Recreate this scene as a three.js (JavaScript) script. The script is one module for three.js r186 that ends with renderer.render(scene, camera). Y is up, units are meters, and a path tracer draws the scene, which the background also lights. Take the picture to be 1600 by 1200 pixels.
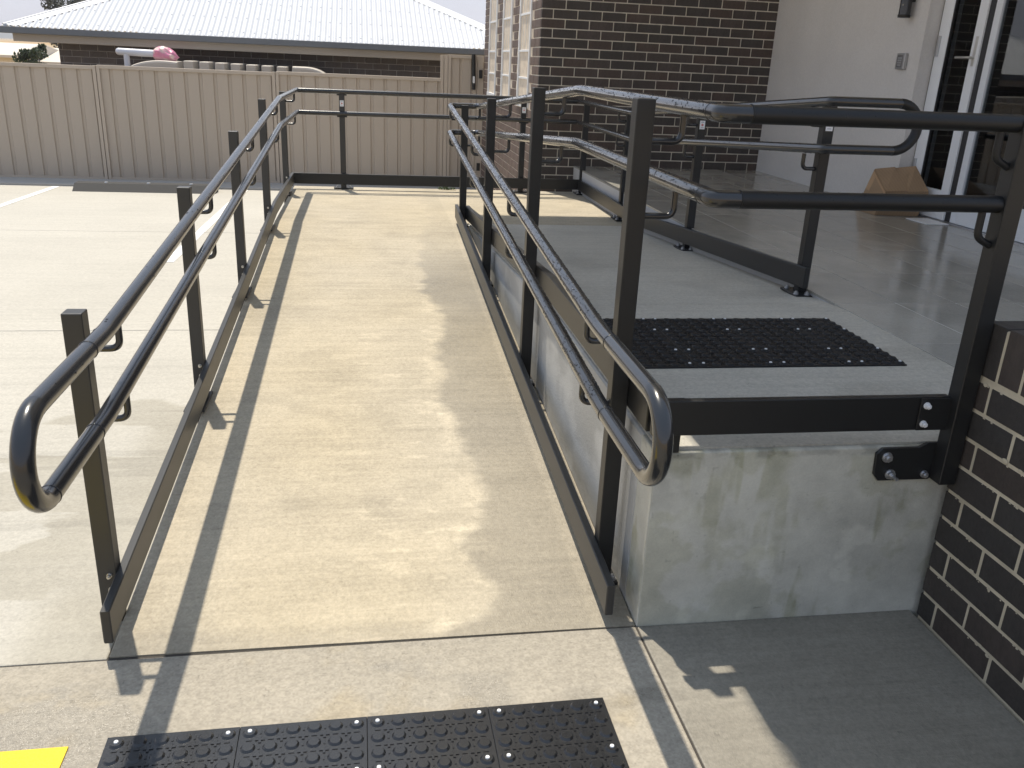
import * as THREE from 'three';
import { RoundedBoxGeometry } from 'three/addons/geometries/RoundedBoxGeometry.js';
import { mergeGeometries } from 'three/addons/utils/BufferGeometryUtils.js';

// ------------------------------------------------------------------ camera, sky, sun, exposure
const scene = new THREE.Scene();
const camera = new THREE.PerspectiveCamera(47.7, 4 / 3, 0.05, 6000);
camera.position.set(-0.765, 1.531, 2.04);
{
  const yaw = 0.1764, pitch = 0.3553, roll = 0.0462, c = Math.cos, s = Math.sin;
  const F = new THREE.Vector3(s(yaw) * c(pitch), -s(pitch), -c(yaw) * c(pitch));
  const R0 = new THREE.Vector3(c(yaw), 0, s(yaw)), U0 = new THREE.Vector3().crossVectors(R0, F);
  const R = R0.clone().multiplyScalar(c(roll)).addScaledVector(U0, s(roll));
  const U = U0.clone().multiplyScalar(c(roll)).addScaledVector(R0, -s(roll));
  camera.quaternion.setFromRotationMatrix(new THREE.Matrix4().makeBasis(R, U, F.clone().negate()));
}
const SUN = new THREE.Vector3(-0.135, 1, -0.364).normalize();
const EXPOSURE = 1.74;
const sun = new THREE.DirectionalLight(new THREE.Color().setRGB(1, 0.915, 0.775), 3.0);
sun.position.copy(SUN).multiplyScalar(30);
sun.castShadow = true; sun.shadow.mapSize.set(4096, 4096); sun.shadow.radius = 1.3;
Object.assign(sun.shadow.camera, { left: -14, right: 14, top: 16, bottom: -16, near: 1, far: 80 });
scene.add(sun, sun.target);
{ // hazy summer sky: pale grey-lilac near the horizon, soft blue overhead, bright haze round the sun
  const W = 512, H = 256, d = new Float32Array(W * H * 4), v = new THREE.Vector3();
  for (let j = 0; j < H; j++) for (let i = 0; i < W; i++) {
    const th = Math.PI * ((j + 0.5) / H - 0.5), ph = 2 * Math.PI * ((i + 0.5) / W - 0.5);
    v.set(Math.cos(th) * Math.cos(ph), Math.sin(th), Math.cos(th) * Math.sin(ph));
    const e = Math.max(v.y, 0), k = Math.pow(1 - e, 2.6), ca = Math.max(v.dot(SUN), 0);
    const g = 0.35 * Math.pow(ca, 6) + 0.9 * Math.pow(ca, 60), o = (j * W + i) * 4;
    d[o] = 0.265 + 0.205 * k + g * 0.40; d[o + 1] = 0.335 + 0.135 * k + g * 0.40; d[o + 2] = 0.455 + 0.053 * k + g * 0.38; d[o + 3] = 1;
  }
  const sky = new THREE.DataTexture(d, W, H, THREE.RGBAFormat, THREE.FloatType);
  sky.mapping = THREE.EquirectangularReflectionMapping; sky.magFilter = sky.minFilter = THREE.LinearFilter; sky.needsUpdate = true;
  scene.background = sky; scene.environment = sky;
}
scene.fog = new THREE.FogExp2(new THREE.Color().setRGB(0.86, 0.86, 0.92), 0.0006);

// ------------------------------------------------------------------ helpers
let seed = 7;
const rnd = () => { seed = (seed * 1664525 + 1013904223) >>> 0; return seed / 4294967296; };
const P = (X, Y, D) => new THREE.Vector3(X, Y, -D);
const EPS = -0.0053;                                   // the ramp stands a trace askew to the building
const counts = {};
function numbered(n) { const k = counts[n] = (counts[n] ?? -1) + 1; return k ? n + '_' + String(k).padStart(3, '0') : n; }
function shadows(o) { o.castShadow = o.receiveShadow = true; return o; }
function part(name, geo, mat, parent) { const m = shadows(new THREE.Mesh(geo, mat)); m.name = name; parent.add(m); return m; }
function thing(name, label, category, group, pos = [0, 0, 0]) {
  const o = new THREE.Group(); o.name = numbered(name); o.position.set(pos[0], pos[1], -pos[2]);
  o.userData = { label, category }; if (group) o.userData.group = group; scene.add(o); return o;
}
function struct(name, geo, mat, label) { const m = part(numbered(name), geo, mat, scene); m.userData.kind = 'structure'; if (label) m.userData.label = label; return m; }
function box(x0, x1, y0, y1, d0, d1) { const g = new THREE.BoxGeometry(x1 - x0, y1 - y0, d1 - d0); g.translate((x0 + x1) / 2, (y0 + y1) / 2, -(d0 + d1) / 2); return g; }
function rbox(x0, x1, y0, y1, d0, d1, r = 0.003, seg = 1) {
  const g = new RoundedBoxGeometry(x1 - x0, y1 - y0, d1 - d0, seg, r); g.translate((x0 + x1) / 2, (y0 + y1) / 2, -(d0 + d1) / 2); return g;
}
// a side-view outline [[D,Y],...] given a width from X0 to X1
function prismX(poly, X0, X1, bevel = 0.002) {
  const sh = new THREE.Shape(poly.map(([d, y]) => new THREE.Vector2(d, y)));
  const g = new THREE.ExtrudeGeometry(sh, { depth: X1 - X0 - 2 * bevel, bevelEnabled: bevel > 0, bevelThickness: bevel, bevelSize: bevel, bevelOffset: -bevel, bevelSegments: 1 });
  g.applyMatrix4(new THREE.Matrix4().set(0, 0, 1, X0 + bevel, 0, 1, 0, 0, -1, 0, 0, 0, 0, 0, 0, 1));
  return g;
}
function uvBy(g, f) { const p = g.attributes.position, n = g.attributes.normal, uv = new Float32Array(p.count * 2); for (let i = 0; i < p.count; i++) { const [u, v] = f(p.getX(i), p.getY(i), -p.getZ(i), n.getX(i), n.getY(i), n.getZ(i)); uv[2 * i] = u; uv[2 * i + 1] = v; } g.setAttribute('uv', new THREE.BufferAttribute(uv, 2)); return g; }
const metres = (g, k = 1) => uvBy(g, (x, y, d, nx, ny, nz) => Math.abs(ny) > 0.6 ? [x / k, d / k] : Math.abs(nx) > 0.6 ? [d / k, y / k] : [x / k, y / k]);
// round tube along corner points; bend = radius of the corners
function tube(pts, r, bend = 0.03, sides = 20, cap = true) {
  const s = [];
  pts.forEach((p, i) => {
    if (i === 0 || i === pts.length - 1 || !bend) { s.push(p.clone()); return; }
    const a = pts[i - 1].clone().sub(p), b = pts[i + 1].clone().sub(p), la = a.length(), lb = b.length(); a.normalize(); b.normalize();
    const t = Math.min(bend, la * 0.49 - 0.004, lb * 0.49 - 0.004), A = p.clone().addScaledVector(a, t), B = p.clone().addScaledVector(b, t);
    s.push(p.clone().addScaledVector(a, t + 0.004));
    const ang = Math.PI - a.angleTo(b), n = Math.max(2, Math.ceil(ang / 0.2));
    for (let k = 0; k <= n; k++) { const u = k / n; s.push(A.clone().multiplyScalar((1 - u) * (1 - u)).addScaledVector(p, 2 * u * (1 - u)).addScaledVector(B, u * u)); }
    s.push(p.clone().addScaledVector(b, t + 0.004));
  });
  const pos = [], nor = [], uv = [], idx = []; let N = null, len = 0;
  s.forEach((p, i) => {
    const t0 = i ? p.clone().sub(s[i - 1]).normalize() : null, t1 = i < s.length - 1 ? s[i + 1].clone().sub(p).normalize() : null;
    const T = (t0 && t1) ? t0.clone().add(t1).normalize() : (t0 || t1).clone();
    if (i) len += p.distanceTo(s[i - 1]);
    if (!N) N = new THREE.Vector3(Math.abs(T.y) > 0.9 ? 1 : 0, Math.abs(T.y) > 0.9 ? 0 : 1, 0);
    N = N.addScaledVector(T, -N.dot(T)).normalize();
    const B = new THREE.Vector3().crossVectors(T, N);
    for (let k = 0; k <= sides; k++) { const a = 2 * Math.PI * k / sides, q = N.clone().multiplyScalar(Math.cos(a)).addScaledVector(B, Math.sin(a)); pos.push(p.x + q.x * r, p.y + q.y * r, p.z + q.z * r); nor.push(q.x, q.y, q.z); uv.push(len, k / sides * 2 * Math.PI * r); }
  });
  for (let i = 0; i < s.length - 1; i++) for (let k = 0; k < sides; k++) { const a = i * (sides + 1) + k, b = a + sides + 1; idx.push(a, a + 1, b, b, a + 1, b + 1); }
  if (cap) for (const [e, sg] of [[0, -1], [s.length - 1, 1]]) {
    const T = (e ? s[e].clone().sub(s[e - 1]) : s[1].clone().sub(s[0])).normalize().multiplyScalar(sg), c = pos.length / 3;
    pos.push(s[e].x, s[e].y, s[e].z); nor.push(T.x, T.y, T.z); uv.push(0, 0);
    for (let k = 0; k <= sides; k++) { const o = (e * (sides + 1) + k) * 3; pos.push(pos[o], pos[o + 1], pos[o + 2]); nor.push(T.x, T.y, T.z); uv.push(0, 0); }
    for (let k = 0; k < sides; k++) sg > 0 ? idx.push(c, c + 1 + k, c + 2 + k) : idx.push(c, c + 2 + k, c + 1 + k);
  }
  const g = new THREE.BufferGeometry();
  g.setAttribute('position', new THREE.Float32BufferAttribute(pos, 3)); g.setAttribute('normal', new THREE.Float32BufferAttribute(nor, 3)); g.setAttribute('uv', new THREE.Float32BufferAttribute(uv, 2)); g.setIndex(idx);
  return g;
}
function merge(list) { return mergeGeometries(list.map((g) => { const h = g.index ? g.toNonIndexed() : g; for (const k of Object.keys(h.attributes)) if (!['position', 'normal', 'uv'].includes(k)) h.deleteAttribute(k); return h; })); }

// ------------------------------------------------------------------ noise and computed textures
const LAT = new Float32Array(65536); { let q = 12345; for (let i = 0; i < 65536; i++) { q = (q * 1664525 + 1013904223) >>> 0; LAT[i] = q / 4294967296; } }
function vn(x, y) {
  const xi = Math.floor(x), yi = Math.floor(y); let fx = x - xi, fy = y - yi; fx = fx * fx * (3 - 2 * fx); fy = fy * fy * (3 - 2 * fy);
  const x0 = xi & 255, x1 = (xi + 1) & 255, y0 = (yi & 255) << 8, y1 = ((yi + 1) & 255) << 8;
  const a = LAT[y0 | x0], b = LAT[y0 | x1], c = LAT[y1 | x0], d = LAT[y1 | x1];
  return a + (b - a) * fx + (c - a) * fy + (a - b - c + d) * fx * fy;
}
function fbm(x, y, n = 4) { let s = 0, a = 0.5, t = 0; for (let i = 0; i < n; i++) { s += a * vn(x, y); t += a; a *= 0.5; x = x * 2.03 + 17.3; y = y * 2.03 + 5.7; } return s / t; }
const sst = (a, b, x) => { x = Math.min(Math.max((x - a) / (b - a), 0), 1); return x * x * (3 - 2 * x); };
const srgb = (v) => { v = Math.min(Math.max(v, 0), 1); return 255 * (v <= 0.0031308 ? v * 12.92 : 1.055 * Math.pow(v, 1 / 2.4) - 0.055); };
// f(u,v) -> [r,g,b,rough] linear; gives {map, rough}
function texPair(W, H, x0, x1, d0, d1, f, wantRough = true) {
  const a = new Uint8Array(W * H * 4), hw = W >> 1, hh = H >> 1, b = wantRough ? new Uint8Array(hw * hh * 4) : null;
  for (let j = 0; j < H; j++) for (let i = 0; i < W; i++) {
    const c = f(x0 + (x1 - x0) * (i + 0.5) / W, d0 + (d1 - d0) * (j + 0.5) / H), o = (j * W + i) * 4;
    a[o] = srgb(c[0]); a[o + 1] = srgb(c[1]); a[o + 2] = srgb(c[2]); a[o + 3] = 255;
    if (b && !(i & 1) && !(j & 1)) { const q = ((j >> 1) * hw + (i >> 1)) * 4; b[q] = b[q + 1] = b[q + 2] = 255 * Math.min(Math.max(c[3], 0), 1); b[q + 3] = 255; }
  }
  const mk = (d, w, h, cs) => { const t = new THREE.DataTexture(d, w, h); t.magFilter = THREE.LinearFilter; t.minFilter = THREE.LinearMipmapLinearFilter; t.generateMipmaps = true; t.wrapS = t.wrapT = THREE.MirroredRepeatWrapping; if (cs) t.colorSpace = THREE.SRGBColorSpace; t.needsUpdate = true; return t; };
  return { map: mk(a, W, H, true), rough: b ? mk(b, hw, hh, false) : null };
}
function greyTex(W, H, f) {
  const a = new Uint8Array(W * H * 4);
  for (let j = 0; j < H; j++) for (let i = 0; i < W; i++) { const o = (j * W + i) * 4; a[o] = a[o + 1] = a[o + 2] = 255 * Math.min(Math.max(f(i, j), 0), 1); a[o + 3] = 255; }
  const t = new THREE.DataTexture(a, W, H); t.magFilter = THREE.LinearFilter; t.minFilter = THREE.LinearMipmapLinearFilter; t.generateMipmaps = true; t.wrapS = t.wrapT = THREE.MirroredRepeatWrapping; t.needsUpdate = true; return t;
}
const std = (o) => new THREE.MeshStandardMaterial(o);
const lin = (r, g, b) => new THREE.Color().setRGB(r, g, b);
// broom-finished concrete relief: fine lines across plus grit
const bumpBroom = greyTex(1024, 1024, (i, j) => 0.5 + 0.55 * (fbm(i * 0.012, j * 0.33, 3) - 0.5) + 0.5 * (vn(i * 0.45, j * 0.45) - 0.5));
const bumpGrit = greyTex(512, 512, (i, j) => fbm(i * 0.09, j * 0.09, 4) * 0.6 + vn(i * 0.6, j * 0.6) * 0.4);
const rep = (t, sx, sy) => { const c = t.clone(); c.repeat.set(sx, sy); c.needsUpdate = true; return c; };

// concrete, per place: base colour + broom streaks + stains + wet areas with their own outline
function streaks(x, d) { return 0.5 * (fbm(x * 1.3, d * 42, 3) - 0.5) + 0.3 * (vn(x * 5, d * 150) - 0.5); }
function speck(x, d) { return (vn(x * 210, d * 210) - 0.5) * 0.22 + (vn(x * 90 + 9, d * 90) - 0.5) * 0.15 - (vn(x * 120 + 3, d * 120 + 8) > 0.93 ? 0.16 : 0); }
const lerp = (a, b, t) => a + (b - a) * t;
const WETX = [[-1, -0.58], [0.02, -0.57], [0.09, -0.46], [0.27, -0.42], [0.45, -0.475], [0.64, -0.41], [1.01, -0.42], [1.34, -0.435], [1.74, -0.455], [2.4, -0.39], [3.17, -0.45], [4, -0.42], [5, -0.3], [9, -0.2]];
function wetEdge(d) { for (let i = 1; i < WETX.length; i++) if (d < WETX[i][0]) { const [a, x] = WETX[i - 1], [b, y] = WETX[i]; return lerp(x, y, (d - a) / (b - a)); } return 0; }
function rampCol(x, d) {
  let m = 1 + streaks(x, d) * 0.34 + speck(x, d) + (fbm(x * 2.2, d * 2.2 + 4, 4) - 0.5) * 0.24 + (fbm(x * 7 + 3, d * 11, 3) - 0.5) * 0.16;
  const edge = wetEdge(d) + (fbm(x * 3, d * 7, 4) - 0.5) * 0.16 + (vn(d * 24, 3) - 0.5) * 0.03;
  let wet = sst(edge - 0.015, edge + 0.05, x) * (1 - sst(3.2, 4.6, d + (fbm(x * 2, d * 2) - 0.5)) * 0.75);
  wet = Math.max(wet, (1 - sst(0.03, 0.10, d + 0.09 * (fbm(x * 5, d * 5, 3) - 0.5))) * 0.6);
  const rim = sst(0.06, 0.0, Math.abs(x - edge + 0.03)) * sst(0.4, 0.62, fbm(x * 16, d * 16, 3)) * sst(4, 3, d);
  const scuff = sst(0.64, 0.74, fbm(x * 9 + 40, d * 26 + 3, 4)) * sst(-1.1, -0.7, x) * sst(-0.3, -0.5, x) * sst(3, 2, d);
  const dark = sst(0.6, 0.72, fbm(x * 3.1 + 9, d * 5.1 + 2, 4)) * 0.5;
  const edgeDry = sst(-0.135, -0.115, x) * 0.5;
  m *= 1 - 0.33 * wet - 0.16 * dark * (1 - wet) + 0.13 * rim + 0.14 * scuff + 0.16 * edgeDry;
  const warm = fbm(x * 1.1 + 30, d * 0.9, 3) - 0.5;
  return [0.408 * m * (1 + 0.06 * warm), 0.360 * m, 0.276 * m * (1 - 0.16 * warm), 0.82 - 0.34 * wet + (vn(x * 150, d * 150) - 0.5) * 0.22];
}
function frontCol(x, d) {
  let m = 1 + streaks(x, d) * 0.2 + speck(x, d) * 1.2 + (fbm(x * 3, d * 3 + 14, 4) - 0.5) * 0.26;
  let wet = sst(0.49, 0.54, fbm(x * 2.1 + 7.2, d * 3.4 + 1.1, 5)) * 0.85;
  wet = Math.max(wet, sst(-0.035, -0.012, d + 0.02 * (fbm(x * 8, 3) - 0.5)) * 0.3);
  const rust = sst(0.62, 0.8, fbm(x * 6 + 2, d * 6, 4)) * 0.5;
  m *= 1 - 0.22 * wet;
  return [0.35 * m * (1 + 0.05 * rust), 0.315 * m * (1 - 0.03 * rust), 0.255 * m * (1 - 0.2 * rust), 0.82 - 0.52 * wet * 1.1 + (vn(x * 170, d * 170) - 0.5) * 0.2];
}
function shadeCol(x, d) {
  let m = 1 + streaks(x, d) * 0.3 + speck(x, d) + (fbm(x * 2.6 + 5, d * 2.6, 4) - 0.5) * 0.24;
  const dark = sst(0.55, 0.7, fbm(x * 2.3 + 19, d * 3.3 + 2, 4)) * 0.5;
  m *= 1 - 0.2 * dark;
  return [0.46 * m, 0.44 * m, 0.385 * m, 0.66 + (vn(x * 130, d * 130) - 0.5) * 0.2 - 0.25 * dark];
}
function lotCol(x, d) {
  let m = 1 + streaks(x * 0.6, d * 0.7) * 0.16 + speck(x, d) * 0.8 + (fbm(x * 1.1, d * 1.6 + 4, 4) - 0.5) * 0.16;
  const b = 1.72 + 0.55 * (fbm(x * 0.9 + 2.5, d * 1.7, 4) - 0.5) * 2;
  let damp = sst(b + 0.025, b - 0.025, d) * (0.7 + 0.5 * (fbm(x * 2, d * 5 + 8, 3) - 0.5));
  const island = sst(0.50, 0.53, fbm(x * 1.25 + 3.3, d * 3.6 + 21.4, 5) + 0.28 * sst(0.42, 0.1, Math.hypot((x + 2.25) * 0.55, d - 0.72))) * sst(-1.62, -1.78, x);
  damp *= 1 - island * 0.9;
  const lines = sst(0.66, 0.72, fbm(x * 0.7 + 11, d * 13 + 6, 4)) * sst(4.2, 1.2, d) * 0.5;
  const crack = sst(0.012, 0.0, Math.abs(fbm(x * 2.2 + 70, d * 2.2 + 31, 3) - 0.5)) * sst(0.6, 0.7, fbm(x * 1.7 + 90, d * 1.7, 2)) * 0.06;
  m *= 1 - 0.30 * damp - 0.20 * lines - crack;
  return [0.435 * m, 0.414 * m * (1 - 0.03 * damp), 0.366 * m * (1 - 0.11 * damp), 0.85 - 0.25 * damp];
}
const T_ramp = texPair(1024, 2048, -1.46, 0, 0, 6.6, rampCol), T_front = texPair(2048, 1024, -2.2, 0, -1.1, 0, frontCol);
const T_shade = texPair(1024, 2048, 0, 1.34, -1.2, 4.6, shadeCol), T_lot = texPair(2048, 2048, -4.6, -1.45, 0, 3.27, lotCol), T_lotFar = texPair(1024, 1024, -9, 1, 3.2, 10.5, lotCol);
const conc = (T, bs, o = {}) => std({ map: T.map, roughnessMap: T.rough, roughness: 1, bumpMap: rep(bumpBroom, 3, 4), bumpScale: bs, ...o });
const M = {
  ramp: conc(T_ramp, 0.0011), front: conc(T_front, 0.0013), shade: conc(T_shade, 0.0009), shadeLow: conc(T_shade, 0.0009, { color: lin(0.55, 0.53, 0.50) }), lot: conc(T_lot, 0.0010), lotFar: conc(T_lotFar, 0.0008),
  black: new THREE.MeshPhysicalMaterial({ color: lin(0.016, 0.0175, 0.0205), roughness: 0.25, clearcoat: 0.45, clearcoatRoughness: 0.12, bumpMap: rep(bumpGrit, 5, 5), bumpScale: 0.00008 }),
  satin: new THREE.MeshPhysicalMaterial({ color: lin(0.0125, 0.0135, 0.015), roughness: 0.42, specularIntensity: 0.7, bumpMap: rep(bumpGrit, 5, 5), bumpScale: 0.0001 }),
  wet: new THREE.MeshPhysicalMaterial({ color: lin(0.012, 0.0135, 0.016), roughness: 0.25, clearcoat: 0.8, clearcoatRoughness: 0.05, bumpMap: rep(bumpGrit, 5, 5), bumpScale: 0.00006 }),
  blackFlat: new THREE.MeshPhysicalMaterial({ color: lin(0.0155, 0.016, 0.0165), roughness: 0.38, specularIntensity: 0.8, bumpMap: rep(bumpGrit, 5, 5), bumpScale: 0.0001 }),
  dustBounce: new THREE.MeshPhysicalMaterial({ color: lin(0.036, 0.0355, 0.0345), roughness: 0.4, bumpMap: rep(bumpGrit, 5, 5), bumpScale: 0.0001 }),  // paler black: dust plus light bounced off the sunlit ground, in the colour
  zinc: std({ color: lin(0.55, 0.56, 0.58), metalness: 0.9, roughness: 0.38 }),
  steel: std({ color: lin(0.62, 0.61, 0.58), metalness: 1, roughness: 0.3 }),
  white: std({ color: lin(0.72, 0.73, 0.74), roughness: 0.5 }),
  drop: new THREE.MeshPhysicalMaterial({ color: lin(0.02, 0.021, 0.023), roughness: 0.04 }),
};
// cast concrete of the retaining wall: grey, blotched, with run marks below the top edge and water marks
const T_wall = texPair(1024, 1024, 0, 1, 0, 0.6, (x, y) => {
  const bl = fbm(x * 5 + 3, y * 6, 5) - 0.5, fine = fbm(x * 22 + 1, y * 22, 4) - 0.5, grit = (vn(x * 260, y * 260) - 0.5) * 0.08 - (vn(x * 75 + 4, y * 75) > 0.96 ? 0.14 : 0);
  const run = sst(0.55, 0.68, fbm(x * 17 + 5, y * 3.4 + 4, 4)) * sst(0.50, 0.66, fbm(x * 4 + 8, y * 6 + 1, 4)), tide = sst(0.52, 0.60, fbm(x * 6 + 13, y * 7 + 2, 5));
  const lip = sst(0.022, 0.008, Math.abs(y - 0.548 + 0.012 * (fbm(x * 14, 2, 3) - 0.5))) * sst(0.3, 0.7, fbm(x * 22, y * 40, 4)), pale = sst(0.62, 0.72, fbm(x * 8 + 50, y * 8, 4));
  const m = 1 + bl * 0.5 + fine * 0.22 + grit - 0.2 * run - tide * 0.12 - lip * 0.3 + pale * 0.14;
  return [0.54 * m, 0.533 * m, 0.47 * m * (1 - 0.1 * run - 0.06 * tide), 0.62 + bl * 0.3];
});
M.wall = std({ map: T_wall.map, roughnessMap: T_wall.rough, roughness: 1, bumpMap: rep(bumpGrit, 2, 2), bumpScale: 0.0012 });
const T_wallL = texPair(1024, 256, 0, 4.6, 0, 0.6, (x, y) => {
  const bl = fbm(x * 3 + 31, y * 5, 5) - 0.5, grit = (vn(x * 160, y * 160) - 0.5) * 0.08, wht = sst(0.5, 0.7, fbm(x * 4 + 2, y * 6 + 9, 4)) * 0.25, m = 1 + bl * 0.35 + grit + wht;
  return [0.40 * m, 0.40 * m, 0.385 * m, 0.7 + bl * 0.3];
});
M.wallL = std({ map: T_wallL.map, roughnessMap: T_wallL.rough, roughness: 1, bumpMap: rep(bumpGrit, 6, 2), bumpScale: 0.001 });

// ------------------------------------------------------------------ ground, pavements, ramp (the setting)
const lotY = (D) => D < 0 ? 0 : -0.0258 * D;
{ // one ground sheet to the horizon
  const xs = [-1600, -400, -120, -60, -30, -15, -8, 0, 4, 10, 40, 150, 800], ds = [-300, -40, -6, 0, 11, 13, 25, 40, 70, 120, 220, 420, 900, 2600];
  const h = (d) => d <= 0 ? -0.05 : d <= 11 ? lotY(d) - 0.05 : d <= 40 ? lerp(-0.34, -2.2, (d - 11) / 29) : d <= 70 ? -2.2 : d <= 220 ? lerp(-2.2, 0.1, (d - 70) / 150) : 0.1 + (d - 220) * 0.0004;
  const pos = [], idx = [], uv = [];
  for (const d of ds) for (const x of xs) { pos.push(x, h(d), -d); uv.push(x / 4, d / 4); }
  for (let j = 0; j < ds.length - 1; j++) for (let i = 0; i < xs.length - 1; i++) { const a = j * xs.length + i, b = a + xs.length; idx.push(a, a + 1, b, b, a + 1, b + 1); }
  const g = new THREE.BufferGeometry(); g.setAttribute('position', new THREE.Float32BufferAttribute(pos, 3)); g.setAttribute('uv', new THREE.Float32BufferAttribute(uv, 2)); g.setIndex(idx); g.computeVertexNormals();
  const T = texPair(256, 256, 0, 16, 0, 16, (x, y) => { const m = 1 + (fbm(x * 2, y * 2, 5) - 0.5) * 0.8; return [0.40 * m, 0.29 * m, 0.15 * m, 0.95]; }, false);
  struct('ground', g, std({ map: T.map, roughness: 0.95 }));
}
function slab(x0, x1, d0, d1, mat, uvf) { // a cast slab that follows the fall of the yard
  const g = new RoundedBoxGeometry(x1 - x0, 0.046, d1 - d0, 1, 0.005); g.translate((x0 + x1) / 2, -0.023, -(d0 + d1) / 2);
  const p = g.attributes.position; for (let i = 0; i < p.count; i++) p.setY(i, p.getY(i) + lotY(-p.getZ(i)));
  g.computeVertexNormals(); uvBy(g, uvf); return struct('pavement', g, mat);
}
slab(-9, -0.0025, -4.5, -0.002, M.front, (x, y, d) => [(x + 2.2) / 2.2, (d + 1.1) / 1.1]);
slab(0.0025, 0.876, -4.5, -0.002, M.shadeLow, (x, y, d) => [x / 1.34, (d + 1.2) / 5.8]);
slab(-9, -1.457, 0.002, 3.262, M.lot, (x, y, d) => [(x + 4.6) / 3.15, d / 3.27]);
const farUV = (x, y, d) => [(x + 9) / 10, (d - 3.2) / 7.3];
slab(-9, -1.459, 3.27, 6.85, M.lotFar, farUV); slab(-9, -1.459, 6.86, 10.4, M.lotFar, farUV); slab(-1.449, 0.9, 6.62, 10.4, M.lotFar, farUV);
const turn = (o) => { o.rotation.y = EPS; return o; };
const YL = 4.7 / 14, rampY = (D) => Math.min(Math.max(D, 0), 4.7) / 14, upY = (D) => Math.max(YL, 0.562 - Math.max(0, D - 1.4) / 14);
const rampUV = (x, y, d, nx) => [(x + 1.46) / 1.46, d / 6.6];
turn(struct('lower_ramp', uvBy(prismX([[0.002, -0.25], [4.697, -0.3], [4.697, rampY(4.697)], [0.002, 0.0005]], -1.454, -0.001, 0.003), rampUV), M.ramp, 'sunlit broom-finished concrete ramp with a damp right side'));
turn(struct('landing', uvBy(rbox(-1.454, 1.334, -0.4, YL - 0.002, 4.703, 6.57, 0.004), rampUV), M.ramp));
for (const poly of [[[0.016, 0.40], [1.5325, 0.40], [1.5325, upY(1.5325)], [1.4, 0.562], [0.016, 0.562]], [[1.5355, 0.40], [4.699, 0.2], [4.699, YL - 0.003], [4.57, YL], [1.5355, upY(1.5355)]]]) turn(struct('upper_ramp', uvBy(prismX(poly, 0.014, 1.333, 0.001), (x, y, d) => [x / 1.34, (d + 1.2) / 5.8]), M.shade));
{ // retaining wall that carries the upper ramp: sunlit long face, shaded end face
  const w = turn(thing('retaining_wall', 'bare grey cast concrete retaining wall under the upper ramp, with water stains', 'wall'));
  const top = (D) => upY(D) - 0.006;
  part('wall_face', uvBy(prismX([[0.128, -0.2], [4.695, -0.3], [4.695, YL - 0.012], [4.57, top(4.57)], [1.4, 0.556], [0.128, 0.556]], 0.001, 0.13, 0.006), (x, y, d, nx, ny, nz) => Math.abs(nz) > 0.6 ? [x, y / 0.6] : [d / 4.6, y / 0.6]), M.wallL, w);
  part('end_face', uvBy(rbox(0.0015, 1.33, -0.2, 0.5562, 0, 0.13, 0.007, 2), (x, y, d, nx) => [Math.abs(nx) > 0.6 ? 0.9 + d : x, y / 0.6]), M.wall, w);
}
for (const g of [box(-9, 0.876, -0.04, -0.0035, -0.01, 0.01), box(-0.01, 0.01, -0.04, -0.0035, -4.4, -0.011)]) struct('joint_filler', metres(g), std({ color: lin(0.05, 0.044, 0.037), roughness: 0.9 }));
for (const d of [3.265, 6.855]) struct('joint_filler', metres(box(-9, -1.47, lotY(d) - 0.05, lotY(d) - 0.007, d - 0.012, d + 0.012)), std({ color: lin(0.16, 0.15, 0.13), roughness: 0.9 }));
// yellow painted marking and white bay lines
struct('painted_marking', uvBy(prismX([[-0.9, 0], [-0.317, 0], [-0.317, 0.004], [-0.9, 0.004]], -3.2, -1.459, 0), (x, y, d) => [x, d]), std({ color: lin(0.78, 0.56, 0.02), roughness: 0.6, bumpMap: rep(bumpBroom, 2, 4), bumpScale: 0.001 }));
for (const [x, d0, d1] of [[-4.75, 5.35, 10.36], [-2.36, 5.35, 6.84], [-2.36, 6.87, 10.36]]) {
  const g = new THREE.BoxGeometry(0.085, 0.004, d1 - d0, 1, 1, 4); g.translate(x, 0.002, -(d0 + d1) / 2);
  const p = g.attributes.position; for (let i = 0; i < p.count; i++) p.setY(i, p.getY(i) + lotY(-p.getZ(i)));
  g.computeVertexNormals(); struct('painted_line', metres(g), std({ color: lin(0.80, 0.80, 0.79), roughness: 0.6, bumpMap: rep(bumpBroom, 2, 4), bumpScale: 0.001 }));
}
struct('concrete_kerb', metres(rbox(-9, 0.9, -0.4, lotY(10.42) + 0.03, 10.42, 11.05, 0.01)), std({ color: lin(0.40, 0.385, 0.36), roughness: 0.85, bumpMap: bumpGrit, bumpScale: 0.001 }));
{ const w = thing('wheel_stop', 'long dark grey rubber wheel stop lying in front of the fence', 'wheel stop', null, [-3.55, lotY(10.03), 10.03]);
  part('body', metres(prismX([[-0.16, 0], [0.16, 0], [0.12, 0.095], [-0.03, 0.095]], -0.87, 0.87, 0.008)), std({ color: lin(0.045, 0.044, 0.043), roughness: 0.85, bumpMap: bumpGrit, bumpScale: 0.002 }), w);
  for (const x of [-0.5, 0.02, 0.55]) { const g = new THREE.CylinderGeometry(0.022, 0.026, 0.012, 10); g.translate(x, 0.1, -0.045); part('fixing_cap', g, M.zinc, w); } }

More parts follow.
